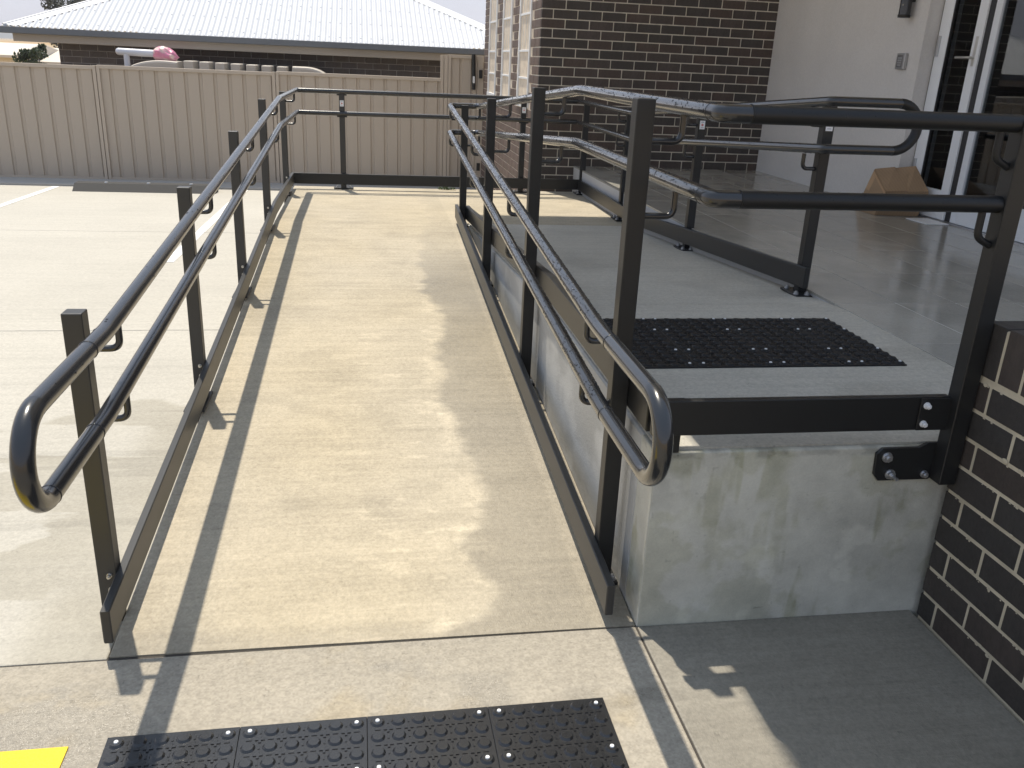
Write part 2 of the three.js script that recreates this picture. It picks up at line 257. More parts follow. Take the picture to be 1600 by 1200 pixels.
// ------------------------------------------------------------------ porch: slab and wet tiles
const PX0 = 1.337, PX1 = 3.32, PYT = 0.565;
const porch = struct('porch_floor', metres(rbox(PX0, 6.6, -0.4, PYT - 0.012, -0.02, 6.77, 0.003)), std({ color: lin(0.46, 0.46, 0.46), roughness: 0.6, bumpMap: bumpGrit, bumpScale: 0.001 }));
{
  const T = texPair(512, 512, 0, 1.2, 0, 1.2, (x, d) => { const m = 1 + (fbm(x * 5, d * 5, 5) - 0.5) * 0.26 + speck(x, d) * 0.5; const wet = sst(0.42, 0.6, fbm(x * 2.4 + 8, d * 2.4, 4)); return [0.38 * m * (1 - 0.08 * wet), 0.365 * m * (1 - 0.08 * wet), 0.322 * m * (1 - 0.08 * wet), 0.22 - 0.09 * wet]; });
  const tm = [0.94, 1, 1.05].map((k) => std({ map: T.map, roughnessMap: T.rough, roughness: 1, color: lin(k, k, k), bumpMap: rep(bumpGrit, 1, 1), bumpScale: 0.00025 }));
  const shapes = new Map(); let n = 0;
  const xs = [PX0 - 0.003, 1.645, 1.95, 2.255, 2.56, 2.865, 3.17, 3.475];
  for (let i = 0; i < xs.length - 1; i++) for (let k = -3; k < 9; k++) {
    const a = xs[i] + 0.0025, b = Math.min(xs[i + 1], 3.46) - 0.0025; let d0 = Math.max(1.5 + 0.6 * k, -0.024) + 0.002, d1 = Math.min(2.1 + 0.6 * k, 6.772) - 0.002;
    if (d1 - d0 < 0.05) continue;
    const g = rbox(a, b, PYT - 0.0125, PYT + (rnd() - 0.5) * 0.0008, d0, d1, 0.0015), ox = rnd() * 1.2, oy = rnd() * 1.2;
    uvBy(g, (x, y, d) => [(x + ox) / 1.2, (d + oy) / 1.2]); part('tile', g, tm[n++ % 3 === 0 ? 0 : (rnd() * 3) | 0], porch);
  }
  part('grout', box(PX0 + 0.004, 3.47, PYT - 0.014, PYT - 0.0022, -0.018, 6.768), std({ color: lin(0.72, 0.70, 0.66), roughness: 0.8 }), porch);
}

// ------------------------------------------------------------------ bricks
const T_brick = texPair(512, 256, 0, 1, 0, 0.5, (x, y) => { const m = 1 + (fbm(x * 14, y * 14, 4) - 0.5) * 0.6 + (vn(x * 150, y * 150) - 0.5) * 0.25; return [0.9 * m, 0.9 * m, 0.9 * m, 0.75 + (fbm(x * 20, y * 20, 3) - 0.5) * 0.3]; });
const brickMat = (r, g, b) => std({ map: T_brick.map, roughnessMap: T_brick.rough, roughness: 1, color: lin(r, g, b), bumpMap: rep(bumpGrit, 3, 3), bumpScale: 0.0015 });
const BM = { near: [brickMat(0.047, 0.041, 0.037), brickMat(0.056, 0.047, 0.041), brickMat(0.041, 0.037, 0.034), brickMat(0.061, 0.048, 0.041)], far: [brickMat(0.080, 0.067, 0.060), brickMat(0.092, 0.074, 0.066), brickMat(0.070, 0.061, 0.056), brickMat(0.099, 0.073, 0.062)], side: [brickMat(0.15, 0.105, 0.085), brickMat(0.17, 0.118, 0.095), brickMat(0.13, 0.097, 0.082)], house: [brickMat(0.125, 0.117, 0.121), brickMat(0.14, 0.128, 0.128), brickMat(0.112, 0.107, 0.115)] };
const T_mort = texPair(256, 256, 0, 1, 0, 1, (x, y) => { const m = 1 + (fbm(x * 16, y * 16, 4) - 0.5) * 0.5; return [0.9 * m, 0.9 * m, 0.9 * m, 0.95]; }, false);
const mortar = (r, g, b) => std({ map: T_mort.map, color: lin(r, g, b), roughness: 0.95, bumpMap: rep(bumpGrit, 3, 3), bumpScale: 0.002 });
const brickShapes = new Map();
function brickGeo(l, h, w) { // chamfered brick, centred, l along x
  const key = [l.toFixed(3), h.toFixed(3), w.toFixed(3)].join(); if (brickShapes.has(key)) return brickShapes.get(key);
  const list = [0, 1, 2].map((k) => { const g = new RoundedBoxGeometry(l, h, w, 1, 0.0028); uvBy(g, (x, y, d, nx, ny, nz) => [(Math.abs(nx) > 0.6 ? d : x) + 0.31 * k, y + 0.17 * k + (Math.abs(ny) > 0.6 ? d : 0)]); return g; });
  brickShapes.set(key, list); return list;
}
// running bond: axis 'x' (faces -D) or 'd' (faces -X); returns count placed; extra bricks past `most` are merged
function brickwork(parent, { axis, plane, a0, a1, phase, yc, y0, y1, most = 300, mats, depth = 0.03, skip, stuffMat }) {
  const rest = []; let n = 0;
  const rows = []; for (let j = Math.ceil((y0 - yc) / 0.086 - 0.5); yc + 0.086 * j - 0.038 < y1 - 0.012; j++) rows.push(j);
  for (const j of rows) {
    const y = yc + 0.086 * j, b = Math.max(y - 0.038, y0 + 0.002), t = Math.min(y + 0.038, y1 - 0.002); if (t - b < 0.012) continue;
    const ph = phase + (j & 1 ? 0.12 : 0);
    for (let k = Math.floor((a0 - ph) / 0.24); ph + 0.24 * k < a1; k++) {
      const l = Math.max(ph + 0.24 * k + 0.005, a0 + 0.001), r = Math.min(ph + 0.24 * (k + 1) - 0.005, a1 - 0.001); if (r - l < 0.02) continue;
      if (skip && skip(l, r, y)) continue;
      const g = brickGeo(r - l, t - b, depth)[(rnd() * 3) | 0], jit = (rnd() - 0.5) * 0.002, c = (l + r) / 2;
      const m = new THREE.Matrix4(); if (axis === 'x') m.makeTranslation(c, (b + t) / 2, -(plane + depth / 2 - 0.0005 + jit)); else m.makeRotationY(Math.PI / 2).setPosition(plane + depth / 2 + jit, (b + t) / 2, -c);
      const mat = mats[(rnd() * mats.length) | 0];
      if (n < most) { const o = part('brick', g, mat, parent); o.applyMatrix4(m); n++; } else { const h = g.clone(); h.applyMatrix4(m); rest.push(h); }
    }
  }
  if (rest.length) { const o = part('brick_field', merge(rest), stuffMat || mats[0], parent); o.userData.kind = 'stuff'; }
  return n;
}
{ // low wall at the right edge, close to the camera
  const w = thing('brick_wall', 'low dark brick wall with cream joints beside the shaded slab, in the near right corner', 'wall');
  const mm = mortar(0.62, 0.55, 0.41);
  part('mortar_core', metres(rbox(0.8825, 2.0, -0.15, 0.928, -2.4, -0.036, 0.003), 1), mm, w);
  brickwork(w, { axis: 'd', plane: 0.8805, a0: -2.2, a1: -0.0285, phase: -0.103, yc: 0.0418, y0: 0.0, y1: 0.781, mats: BM.near, depth: 0.04 });
  for (let k = 0; k < 26; k++) { // brick-on-edge coping, two rows
    const d = -0.072 - 0.0865 * k;
    for (const [x, l] of [[0.8805, 0.228], [1.1185, 0.228]]) { const o = part('brick', brickGeo(l, 0.148, 0.0765)[k % 3], BM.near[(rnd() * 4) | 0], w); o.position.set(x + l / 2, 0.785 + 0.0755 + (rnd() - 0.5) * 0.002, -d); }
  }
  // ragged squeezed-out mortar along some joints
  const drips = [];
  for (let i = 0; i < 260; i++) { const j = 1 + (rnd() * 9) | 0, g = new THREE.IcosahedronGeometry(0.0012 + rnd() * rnd() * 0.0045, 1); g.scale(0.3, 0.8 + rnd() * 0.8, 1 + rnd() * 1.6); g.translate(0.8808, 0.0851 + 0.086 * (j - 1) + (rnd() < 0.7 ? -0.005 - rnd() * 0.003 : 0.004), 0.05 + rnd() * 1.2); drips.push(g); }
  part('mortar_blobs', metres(merge(drips)), mm, w).userData.kind = 'stuff';
}
// ------------------------------------------------------------------ the main building: brick front, window strips, rendered wall, doors, unseen canopy
const CANY = 4.4;
{
  const b = thing('brick_building', 'dark brick building with glass strip windows and a rendered entrance wall behind the upper ramp', 'building');
  const mm = mortar(0.72, 0.67, 0.57), ms = mortar(0.72, 0.62, 0.50);
  part('mortar_core', metres(box(0.934, 3.4, -0.5, 4.9, 6.786, 7.1)), mm, b);
  const n = brickwork(b, { axis: 'x', plane: 6.7815, a0: 0.93, a1: 3.31, phase: 1.163, yc: 1.543, y0: -0.3, y1: 2.34, most: 240, mats: BM.far, skip: (l, r, y) => y < 0.28 && l < 1.3 || y < 0.56 && l > 1.36 });
  brickwork(b, { axis: 'x', plane: 6.7815, a0: 0.93, a1: 3.31, phase: 1.163, yc: 1.543, y0: 2.36, y1: 4.9, most: 0, mats: BM.far });
  // side wall with three tall window strips between brick piers
  const win = [[7.30, 7.985], [8.53, 9.20], [9.71, 10.39]], SILL = 1.128;
  part('side_mortar_core', metres(box(0.936, 1.2, -0.6, 4.88, 7.1, 10.9)), ms, b);
  brickwork(b, { axis: 'd', plane: 0.929, a0: 6.812, a1: 10.9, phase: 6.812, yc: 1.543, y0: -0.4, y1: 2.5, most: 60, mats: BM.side, depth: 0.035, skip: (l, r, y) => y > SILL - 0.02 && win.some(([a, c]) => (l + r) / 2 > a - 0.06 && (l + r) / 2 < c + 0.06) });
  const glassM = new THREE.MeshPhysicalMaterial({ color: lin(0.36, 0.47, 0.48), roughness: 0.3, specularIntensity: 0.4 });
  for (const [a, c] of win) {
    const y1 = 4.3, fr = part('window', merge([rbox(0.918, 0.962, SILL, y1, a, a + 0.045), rbox(0.918, 0.962, SILL, y1, c - 0.045, c), rbox(0.912, 0.962, SILL - 0.05, SILL, a - 0.01, c + 0.01), ...[1.36, 1.63, 1.99, 2.35, 2.7, 3.1].map((y) => rbox(0.924, 0.962, y, y + 0.022, a + 0.045, c - 0.045))]), M.white, b);
    let y = SILL; for (const t of [1.36, 1.63, 1.99, 2.35, 2.7, 3.1, y1]) { part('pane', box(0.938, 0.944, y, t, a + 0.04, c - 0.04), glassM, fr); y = t; }
    for (const q of [0.28, 0.5, 0.72]) part('pane_line', box(0.9345, 0.9378, 1.65, y1, lerp(a, c, q) - 0.006, lerp(a, c, q) + 0.006), std({ color: lin(0.5, 0.54, 0.54), roughness: 0.4 }), fr);  // thin upright strips laid on the panes
  }
  // rendered wall, facing the ramp, with a recessed doorway
  const T = texPair(512, 512, 0, 2, 0, 2, (x, y) => { const m = 1 + (fbm(x * 3, y * 3, 4) - 0.5) * 0.1 + (vn(x * 120, y * 120) - 0.5) * 0.08; return [0.64 * m, 0.62 * m, 0.595 * m, 0.9]; }, false);
  const render = std({ map: T.map, roughness: 0.9, bumpMap: rep(bumpGrit, 5, 5), bumpScale: 0.0008 });
  part('rendered_wall', metres(box(3.31, 3.55, 0.5, CANY, 4.262, 6.784), 2), render, b);
  part('doorway_reveal', metres(box(3.42, 3.552, 0.5, CANY, 4.25, 4.264), 2), std({ color: lin(0.24, 0.228, 0.208), roughness: 0.9 }), b);
  part('rendered_wall', metres(box(3.30, 3.55, 0.5, CANY, 0.3, 1.2), 2), render, b);
  part('room_floor', metres(box(3.5, 7, 0.4, 0.56, 1.0, 6.7)), std({ color: lin(0.20, 0.18, 0.16), roughness: 0.7 }), b);
  part('room_wall', metres(merge([box(7, 7.2, 0.4, 3, 1, 6.7), box(3.56, 7, 0.4, 3, 4.6, 4.75), box(3.56, 7, 0.4, 3, 0.9, 1.05)])), std({ color: lin(0.16, 0.15, 0.145), roughness: 0.9 }), b);
  part('room_ceiling', metres(box(3.4, 7.2, 2.95, 3.1, 0.9, 6.78)), std({ color: lin(0.3, 0.3, 0.3), roughness: 0.9 }), b);
  const can = thing('unseen_canopy', 'unseen pale flat roof over the porch, sized to cast the shade on the entrance and upper ramp', 'canopy');  // unseen roof, sized from shade edges, front cut back to let in sky light
  part('roof_slab', metres(merge([box(-0.385, 7.2, CANY, CANY + 0.35, 0.45, 6.58), box(0.94, 7.2, CANY, CANY + 0.35, 6.58, 6.778)])), std({ color: lin(0.78, 0.77, 0.75), roughness: 0.85 }), can);
  part('fascia', metres(rbox(-0.41, 7.2, CANY + 0.02, CANY + 0.4, 0.42, 0.449, 0.004)), M.white, can);
  // doors
  const alu = std({ color: lin(0.80, 0.82, 0.84), roughness: 0.38, metalness: 0.0 }), dark = std({ color: lin(0.02, 0.02, 0.022), roughness: 0.5 });
  const pane = new THREE.MeshPhysicalMaterial({ color: lin(0.55, 0.58, 0.6), transmission: 1, thickness: 0, roughness: 0.01, ior: 1.52 });
  const Y0 = 0.566, Y1 = 2.95;
  part('door_frame', merge([rbox(3.415, 3.50, Y0, Y1, 4.148, 4.249, 0.004), rbox(3.415, 3.50, Y1 - 0.01, Y1 + 0.06, 1.2, 4.249, 0.004)]), alu, b);
  const d1 = part('door', merge([rbox(3.398, 3.446, Y0 + 0.012, Y1, 3.733, 3.822, 0.003), rbox(3.398, 3.446, Y0 + 0.012, Y0 + 0.215, 3.8225, 4.14, 0.003), rbox(3.40, 3.446, Y1 - 0.14, Y1 - 0.012, 3.8225, 4.14, 0.003), rbox(3.404, 3.446, Y0 + 0.2155, Y1 - 0.141, 4.115, 4.143, 0.003)]), alu, b);
  part('pane', box(3.421, 3.427, Y0 + 0.21, Y1 - 0.13, 3.82, 4.12), pane, d1);
  part('gasket', merge([box(3.41, 3.44, Y0 + 0.217, Y1 - 0.14, 4.1085, 4.1145), box(3.41, 3.44, Y0 + 0.217, Y1 - 0.14, 3.823, 3.829)]), dark, d1);
  part('lock_plate', rbox(3.3945, 3.3985, 1.637, 1.83, 3.762, 3.787, 0.001), M.steel, d1);
  part('handle', tube([P(3.396, 1.692, 3.775), P(3.352, 1.692, 3.775), P(3.348, 1.692, 3.90)], 0.0085, 0.012, 10), M.steel, d1);
  for (const y of [1.77, 0.9]) part('hinge', rbox(3.401, 3.4145, y - 0.07, y + 0.07, 4.205, 4.232, 0.002), M.zinc, d1);
  const d2 = part('door', merge([rbox(3.405, 3.446, Y0 + 0.012, Y1, 3.602, 3.665, 0.003), rbox(3.405, 3.446, Y0 + 0.012, Y0 + 0.215, 2.5, 3.6015, 0.003), rbox(3.405, 3.446, Y0 + 0.012, Y1, 2.43, 2.4995, 0.003), rbox(3.405, 3.446, Y1 - 0.14, Y1, 2.5, 3.6015, 0.003)]), std({ color: lin(0.74, 0.77, 0.80), roughness: 0.38 }), b);
  part('pane', box(3.421, 3.427, Y0 + 0.21, Y1 - 0.13, 2.499, 3.603), pane, d2);
  part('gasket', box(3.412, 3.44, Y0 + 0.01, Y1, 3.6655, 3.7325), dark, d2);
  part('door_frame', rbox(3.415, 3.50, Y0, Y1 - 0.01, 1.2, 2.42, 0.004), alu, b);
  part('threshold', rbox(3.385, 3.50, PYT - 0.004, PYT + 0.0095, 2.43, 4.248, 0.002), M.zinc, b);
  // fittings on the rendered wall
  const k = thing('door_intercom', 'small silver keypad intercom on the rendered wall beside the glass door', 'intercom', null, [3.31, 1.66, 4.465]);
  part('housing', rbox(-0.03, 0.001, -0.058, 0.058, -0.056, 0.056, 0.006, 2), std({ color: lin(0.42, 0.42, 0.42), roughness: 0.4, metalness: 0.6 }), k);
  part('faceplate', rbox(-0.0335, -0.0295, -0.044, 0.044, -0.034, 0.034, 0.001), std({ color: lin(0.25, 0.25, 0.255), roughness: 0.35, metalness: 0.6 }), k);
  for (let i = 0; i < 4; i++) for (let j = 0; j < 3; j++) part('key', rbox(-0.036, -0.033, -0.034 + i * 0.017, -0.022 + i * 0.017, -0.024 + j * 0.017, -0.012 + j * 0.017, 0.001), M.zinc, k);
  const l = thing('wall_lamp', 'black cylinder wall lamp high on the rendered wall above the intercom', 'wall lamp', null, [3.31, 1.975, 4.47]);
  { const g = new THREE.CylinderGeometry(0.042, 0.042, 0.4, 24); g.translate(-0.062, 0.2, 0); part('lamp_body', g, M.black, l); const h = new THREE.CylinderGeometry(0.046, 0.044, 0.02, 24); h.translate(-0.062, 0.0, 0); part('lamp_rim', h, M.blackFlat, l); part('bracket', rbox(-0.03, 0.001, 0.1, 0.3, -0.02, 0.02, 0.004), M.black, l); const s = new THREE.SphereGeometry(0.006, 10, 8); s.translate(-0.098, 0.075, 0.022); part('screw', s, M.steel, l); }
}
// ------------------------------------------------------------------ railings
const RR = 0.0212;
function bolt(parent, p, dir = 'y', r = 0.011, mat = M.zinc) {
  const L = 0.016, w = new THREE.CylinderGeometry(r * 1.25, r * 1.25, 0.003, 14), h = new THREE.CylinderGeometry(r, r, 0.009, 6), s = new THREE.CylinderGeometry(r * 0.5, r * 0.5, L, 10); w.translate(0, 0.0015, 0); h.translate(0, 0.0075, 0); s.translate(0, L * 0.55, 0);
  const g = merge([w, h, s]); if (dir === '-d') g.rotateX(Math.PI / 2); if (dir === '-x') g.rotateZ(Math.PI / 2);
  g.translate(p.x, p.y, p.z); return part('bolt', g, mat, parent);
}
function stickerTex() {
  const c = document.createElement('canvas'); c.width = 64; c.height = 96; const x = c.getContext('2d');
  x.fillStyle = '#e9ebee'; x.fillRect(0, 0, 64, 96); x.fillStyle = '#7d8aa0'; x.fillRect(14, 14, 36, 6); x.fillRect(14, 76, 36, 5); x.fillStyle = '#c23b3b'; x.beginPath(); x.arc(32, 48, 13, 0, 7); x.fill(); x.fillStyle = '#e9ebee'; x.fillRect(24, 45, 16, 5);
  const t = new THREE.CanvasTexture(c); t.colorSpace = THREE.SRGBColorSpace; return t;
}
const stickerM = std({ map: stickerTex(), roughness: 0.5 });
function post(parent, xc, d0, y0, y1, label) { const o = part('post', rbox(xc - 0.025, xc + 0.025, y0, y1, d0, d0 + 0.05, 0.0035, 2), xc < -0.9 ? M.dustBounce : M.blackFlat, parent); if (label) o.userData.label = label; return o; }
function sticker(pst, x, y, d) { const g = new THREE.BoxGeometry(0.034, 0.052, 0.0008); g.translate(x, y, -(d - 0.0006)); part('sticker', g, stickerM, pst); }
function basePlate(pst, x0, x1, y, d0, d1) { part('base_plate', rbox(x0, x1, y, y + 0.011, d0, d1, 0.003), M.blackFlat, pst); for (const d of [d0 + 0.022, d1 - 0.022]) bolt(pst, P((x0 + x1) / 2 + 0.018 * (d === d0 + 0.022 ? 1 : -1), y + 0.011, d)); }
function bracket(parent, xp, xr, yr, d) { // from the post side out and up to the rail
  part('bracket', tube([P(xp, yr - 0.085, d), P(xr, yr - 0.085, d), P(xr, yr - RR + 0.004, d)], 0.0092, 0.026, 12), M.black, parent);
}
function uBend(x, yTop, yBot, d) { const c = (yTop + yBot) / 2, r = (yTop - yBot) / 2, pts = []; for (let k = 0; k <= 18; k++) { const a = Math.PI / 2 + Math.PI * k / 18; pts.push(P(x, c + r * Math.sin(a), d + r * Math.cos(a))); } return tube(pts, RR + 0.0006, 0, 24); }
function weld(parent, pts) { const g = pts.map(([x, y, d]) => { const t = new THREE.TorusGeometry(RR + 0.0002, 0.0014, 6, 24); t.translate(x, y, -d); return t; }); part('weld_seam', merge(g), M.black, parent); }
function droplets(parent, pts, n, smin = 0.0012, smax = 0.003) { // rain beads clinging to the upper half of a rail
  const g = new THREE.IcosahedronGeometry(1, 1), im = shadows(new THREE.InstancedMesh(g, M.drop, n)); im.name = 'rain_drops'; im.userData.kind = 'stuff';
  const seg = []; let tot = 0; for (let i = 0; i < pts.length - 1; i++) { const l = pts[i].distanceTo(pts[i + 1]); seg.push([tot, l]); tot += l; }
  const m = new THREE.Matrix4(), q = new THREE.Quaternion(), up = new THREE.Vector3(0, 1, 0);
  for (let k = 0; k < n; k++) {
    const s = rnd() * tot; let i = seg.findIndex(([a, l]) => s >= a && s <= a + l); if (i < 0) i = 0;
    const T = pts[i + 1].clone().sub(pts[i]).normalize(), c = pts[i].clone().addScaledVector(T, s - seg[i][0]);
    const N = up.clone().addScaledVector(T, -up.dot(T)).normalize(), B = new THREE.Vector3().crossVectors(T, N), under = rnd() < 0.2, a = under ? Math.PI + (rnd() - 0.5) * 0.5 : (rnd() - 0.5) * 3.0;
    const o = N.clone().multiplyScalar(Math.cos(a)).addScaledVector(B, Math.sin(a)); const r = smin + (smax - smin) * Math.pow(rnd(), 2.2);
    q.setFromUnitVectors(up, o); m.compose(c.addScaledVector(o, RR), q, new THREE.Vector3(r * (0.9 + rnd() * 0.5), r * 0.5, r * (0.9 + rnd() * 0.5))); im.setMatrixAt(k, m);
  }
  parent.add(im); return im;
}
const kerbLine = (D) => rampY(D);
{ // outer railing: left side, round the landing and up the right of the upper ramp
  const r = turn(thing('ramp_railing', 'long black steel railing left of the ramp that runs round the landing to the porch', 'railing'));
  const XL = -1.388, XR = 1.222, DB = 6.4, yU = 0.876, yL = 0.684, UL = 1.206, LL = 1.016;
  const up = [P(XL, yU, -0.39), P(XL, yU, 0.1), P(XL, UL, 4.75), P(XL, UL, DB), P(XR, UL, DB), P(XR, UL, 4.6), P(XR, 1.430, 1.62), P(1.54, 1.432, 1.62)];
  const lo = [P(XL, yL, -0.39), P(XL, yL, 0.02), P(XL, LL, 4.75), P(XL, LL, DB), P(XR, LL, DB), P(XR, LL, 4.6), P(XR, 1.231, 1.62), P(1.54, 1.232, 1.62)];
  const U = part('upper_rail', tube(up, RR, 0.02, 24), M.black, r), Lr = part('lower_rail', tube(lo, RR, 0.02, 24), M.black, r);
  part('end_loop', uBend(XL, yU, yL, -0.39), M.black, r); { const c = 1.332, q = 0.1, pts = []; for (let k = 0; k <= 18; k++) { const a = Math.PI / 2 - Math.PI * k / 18; pts.push(P(1.54 + q * Math.cos(a), c + q * Math.sin(a), 1.62)); } part('end_loop', tube(pts, RR + 0.0005, 0, 24), M.satin, r); }
  weld(r, [[XL, yU, -0.05], [XL, yL, -0.075], [XL, yL, -0.385]]);
  const posts = [0.169, 1.63, 3.066, 4.514, 6.1];
  posts.forEach((d, i) => {
    const y = rampY(d), pst = post(r, -1.486, d, lotY(d) - 0.01, y + (i === 4 ? 0.865 : 0.887));
    if (i) basePlate(pst, -1.52, -1.437, y + 0.0005, d - 0.205, d + 0.02);
    const dc = d + 0.03; bracket(U, -1.462, XL, i === 0 ? yU + 0.008 : Math.min(0.869 + dc / 14, UL), dc); bracket(Lr, -1.462, XL, i === 0 ? yL + 0.006 : Math.min(0.683 + dc / 14, LL), dc);
    for (const q of [0.04, 0.085]) bolt(pst, P(-1.487 + 0.008, y + q + 0.05, d), '-d', 0.006, M.steel);
  });
  const kt = (a, b) => [[0, 0.045 + a], [4.7, 0.045 + YL + a], [6.415, 0.045 + YL + a]];
  const kerb = part('kerb_bar', prismX([[0.0, 0.045], [4.7, 0.045 + YL], [6.375, 0.045 + YL], [6.375, 0.143 + YL], [4.7, 0.143 + YL], [0.0, 0.143]], -1.4615, -1.4365, 0.003), M.dustBounce, r);
  part('kerb_bar', rbox(-1.461, 1.30, YL + 0.045, YL + 0.143, 6.377, 6.402, 0.003), M.blackFlat, r);
  part('kerb_bar', prismX([[1.69, 0.045 + upY(1.69)], [4.57, 0.045 + YL], [6.376, 0.045 + YL], [6.376, 0.143 + YL], [4.57, 0.143 + YL], [1.69, 0.143 + upY(1.69)]], 1.2605, 1.2845, 0.003), M.blackFlat, r);
  for (const x of [-0.987, 0.70]) { const pst = post(r, x, 6.4025, YL, UL - 0.012); pst.position.z = 0.0; basePlate(pst, x - 0.09, x + 0.09, YL + 0.0005, 6.40, 6.475); sticker(pst, x, 1.105, 6.4025);
    part('gusset', merge([rbox(x - 0.045, x + 0.045, UL - RR - 0.012, UL - RR + 0.003, 6.41, 6.42, 0.001), rbox(x - 0.045, x + 0.045, LL - RR - 0.01, LL - RR + 0.003, 6.392, 6.4, 0.001)]), M.blackFlat, pst); bolt(pst, P(x - 0.06, YL + 0.011, 6.42)); bolt(pst, P(x + 0.06, YL + 0.011, 6.45)); }
  for (const [d, h] of [[1.78, 0], [3.36, 0], [4.95, 0], [6.4, 1]]) {
    const y = upY(d + 0.03), pst = post(r, 1.311, d, y, y + (h ? 0.87 : 0.885)); basePlate(pst, 1.247, 1.335, y + 0.0005, d - 0.07, d + 0.11); bolt(pst, P(1.262, y + 0.011, d - 0.03)); if (d < 4) sticker(pst, 1.311, y + 0.79, d);
    if (!h) { const yr = d < 4.6 ? y + 0.872 : UL, y2 = d < 4.6 ? y + 0.678 : LL; bracket(U, 1.288, XR, yr, d + 0.025); bracket(Lr, 1.288, XR, y2, d + 0.025); }
  }
  droplets(r, up.slice(4, 7), 700); droplets(r, lo.slice(4, 7), 600); droplets(r, up.slice(0, 3), 90, 0.0012, 0.0035);
}
{ // inner railing: right of the lower ramp, back along the upper ramp and across its top end
  const r = turn(thing('ramp_railing', 'wet black steel railing between the two ramps, reaching across to the brick wall', 'railing'));
  const XA = -0.155, XB = 0.062, DT = 4.668, DF = -0.035, yU = 0.876, yL = 0.684;
  const up = [P(XA, yU, -0.365), P(XA, yU, 0.1), P(XA, 1.205, DT), P(XB, 1.207, DT), P(XB, 1.438, 1.42), P(XB, 1.439, 0.03)];
  const lo = [P(XA, yL, -0.365), P(XA, yL, 0.02), P(XA, 1.015, DT), P(XB, 1.017, DT), P(XB, 1.240, 1.42), P(XB, 1.242, 0.03)];
  for (const y of [1.439, 1.242]) { part('elbow', tube([P(XB, y, 0.028), P(XB, y, DF), P(XB + 0.066, y, DF)], RR + 0.0003, 0.062, 28), M.black, r); part('cross_rail', tube([P(XB + 0.0662, y, DF), P(0.832, y + 0.002, DF)], RR + 0.0003, 0.02, 28), M.satin, r); }
  const U = part('upper_rail', tube(up, RR, 0.052, 28), M.wet, r), Lr = part('lower_rail', tube(lo, RR, 0.052, 28), M.wet, r);
  part('end_loop', uBend(XA, yU, yL, -0.365), M.wet, r);
  const D = [0.207, 1.686, 3.145, 4.59], top = [1.457, 1.434, 1.326, 1.214];
  D.forEach((d, i) => {
    const y = rampY(d), pst = post(r, -0.049, d, y, top[i]); basePlate(pst, -0.0705, -0.004, y + 0.0005, d - 0.02, d + 0.17);
    bracket(U, -0.072, XA, Math.min(0.869 + (d + 0.025) / 14, 1.2), d + 0.025); bracket(Lr, -0.072, XA, Math.min(0.683 + (d + 0.025) / 14, 1.01), d + 0.025);
    const q = upY(d); bracket(U, -0.026, XB, q + 0.874, d + 0.025); bracket(Lr, -0.026, XB, q + 0.678, d + 0.025);
    bolt(pst, P(-0.012, q + 0.11, d - 0.012), '-d', 0.008, M.steel);
  });
  part('kerb_bar', prismX([[0.0, 0.043], [4.7, 0.043 + YL], [4.72, 0.141 + YL], [4.7, 0.141 + YL], [0.0, 0.141]], -0.098, -0.0735, 0.003), M.dustBounce, r);
  part('kerb_bar', prismX([[0.03, 0.045 + 0.562], [1.4, 0.045 + 0.562], [4.57, 0.045 + YL], [4.66, 0.045 + YL], [4.66, 0.143 + YL], [4.57, 0.143 + YL], [1.4, 0.705], [0.03, 0.705]], -0.0235, 0.011, 0.003), M.blackFlat, r);
  const fk = part('kerb_bar', rbox(-0.0235, 0.826, 0.617, 0.716, -0.027, -0.002, 0.003), M.blackFlat, r);
  part('splice_plate', rbox(0.735, 0.826, 0.619, 0.714, -0.034, -0.0275, 0.002), M.blackFlat, fk); part('fixing_plate', rbox(0.002, 0.066, 0.556, 0.714, -0.0015, 0.005, 0.001), M.blackFlat, fk); bolt(fk, P(-0.012, 0.628, -0.0275), '-d', 0.008, M.steel);
  for (const y of [0.64, 0.694]) bolt(fk, P(0.752, y, -0.0345), '-d', 0.008, M.white);
  const ep = post(r, 0.850, -0.062, 0.46, 1.452);
  { const sh = new THREE.Shape([[0.668, 0.455], [0.825, 0.455], [0.868, 0.49], [0.868, 0.57], [0.80, 0.57], [0.775, 0.556], [0.665, 0.556], [0.648, 0.54], [0.652, 0.475]].map(([x, y]) => new THREE.Vector2(x, y)));
    const g = new THREE.ExtrudeGeometry(sh, { depth: 0.008, bevelEnabled: true, bevelThickness: 0.0015, bevelSize: 0.0015, bevelOffset: -0.0015, bevelSegments: 1 }); g.translate(0, 0, 0.0025); part('fixing_plate', g, M.blackFlat, ep);
    bolt(ep, P(0.680, 0.530, -0.013), '-d', 0.0125); bolt(ep, P(0.700, 0.476, -0.013), '-d', 0.0125); bolt(ep, P(0.806, 0.474, -0.013), '-d', 0.009);
    const t = new THREE.CylinderGeometry(0.005, 0.005, 0.03, 10); t.rotateX(Math.PI / 2); t.translate(0.700, 0.476, 0.035); part('anchor_stud', t, M.zinc, ep); }
  for (const y of [1.441, 1.244]) part('bracket', tube([P(0.826, y - 0.105, DF), P(0.785, y - 0.085, DF), P(0.785, y - RR + 0.004, DF)], 0.0095, 0.024, 12), M.satin, y > 1.3 ? U : Lr);
  weld(r, [[XA, yU, -0.02], [XA, yL, -0.03], [XB, 1.439, 0.03], [XB, 1.242, 0.03]]);
  { const t = [1.44, 1.243].map((y) => { const q = new THREE.TorusGeometry(RR + 0.0004, 0.0013, 6, 24); q.rotateY(Math.PI / 2); q.translate(XB + 0.066, y, -DF); return q; }); part('weld_seam', merge(t), M.satin, r); }
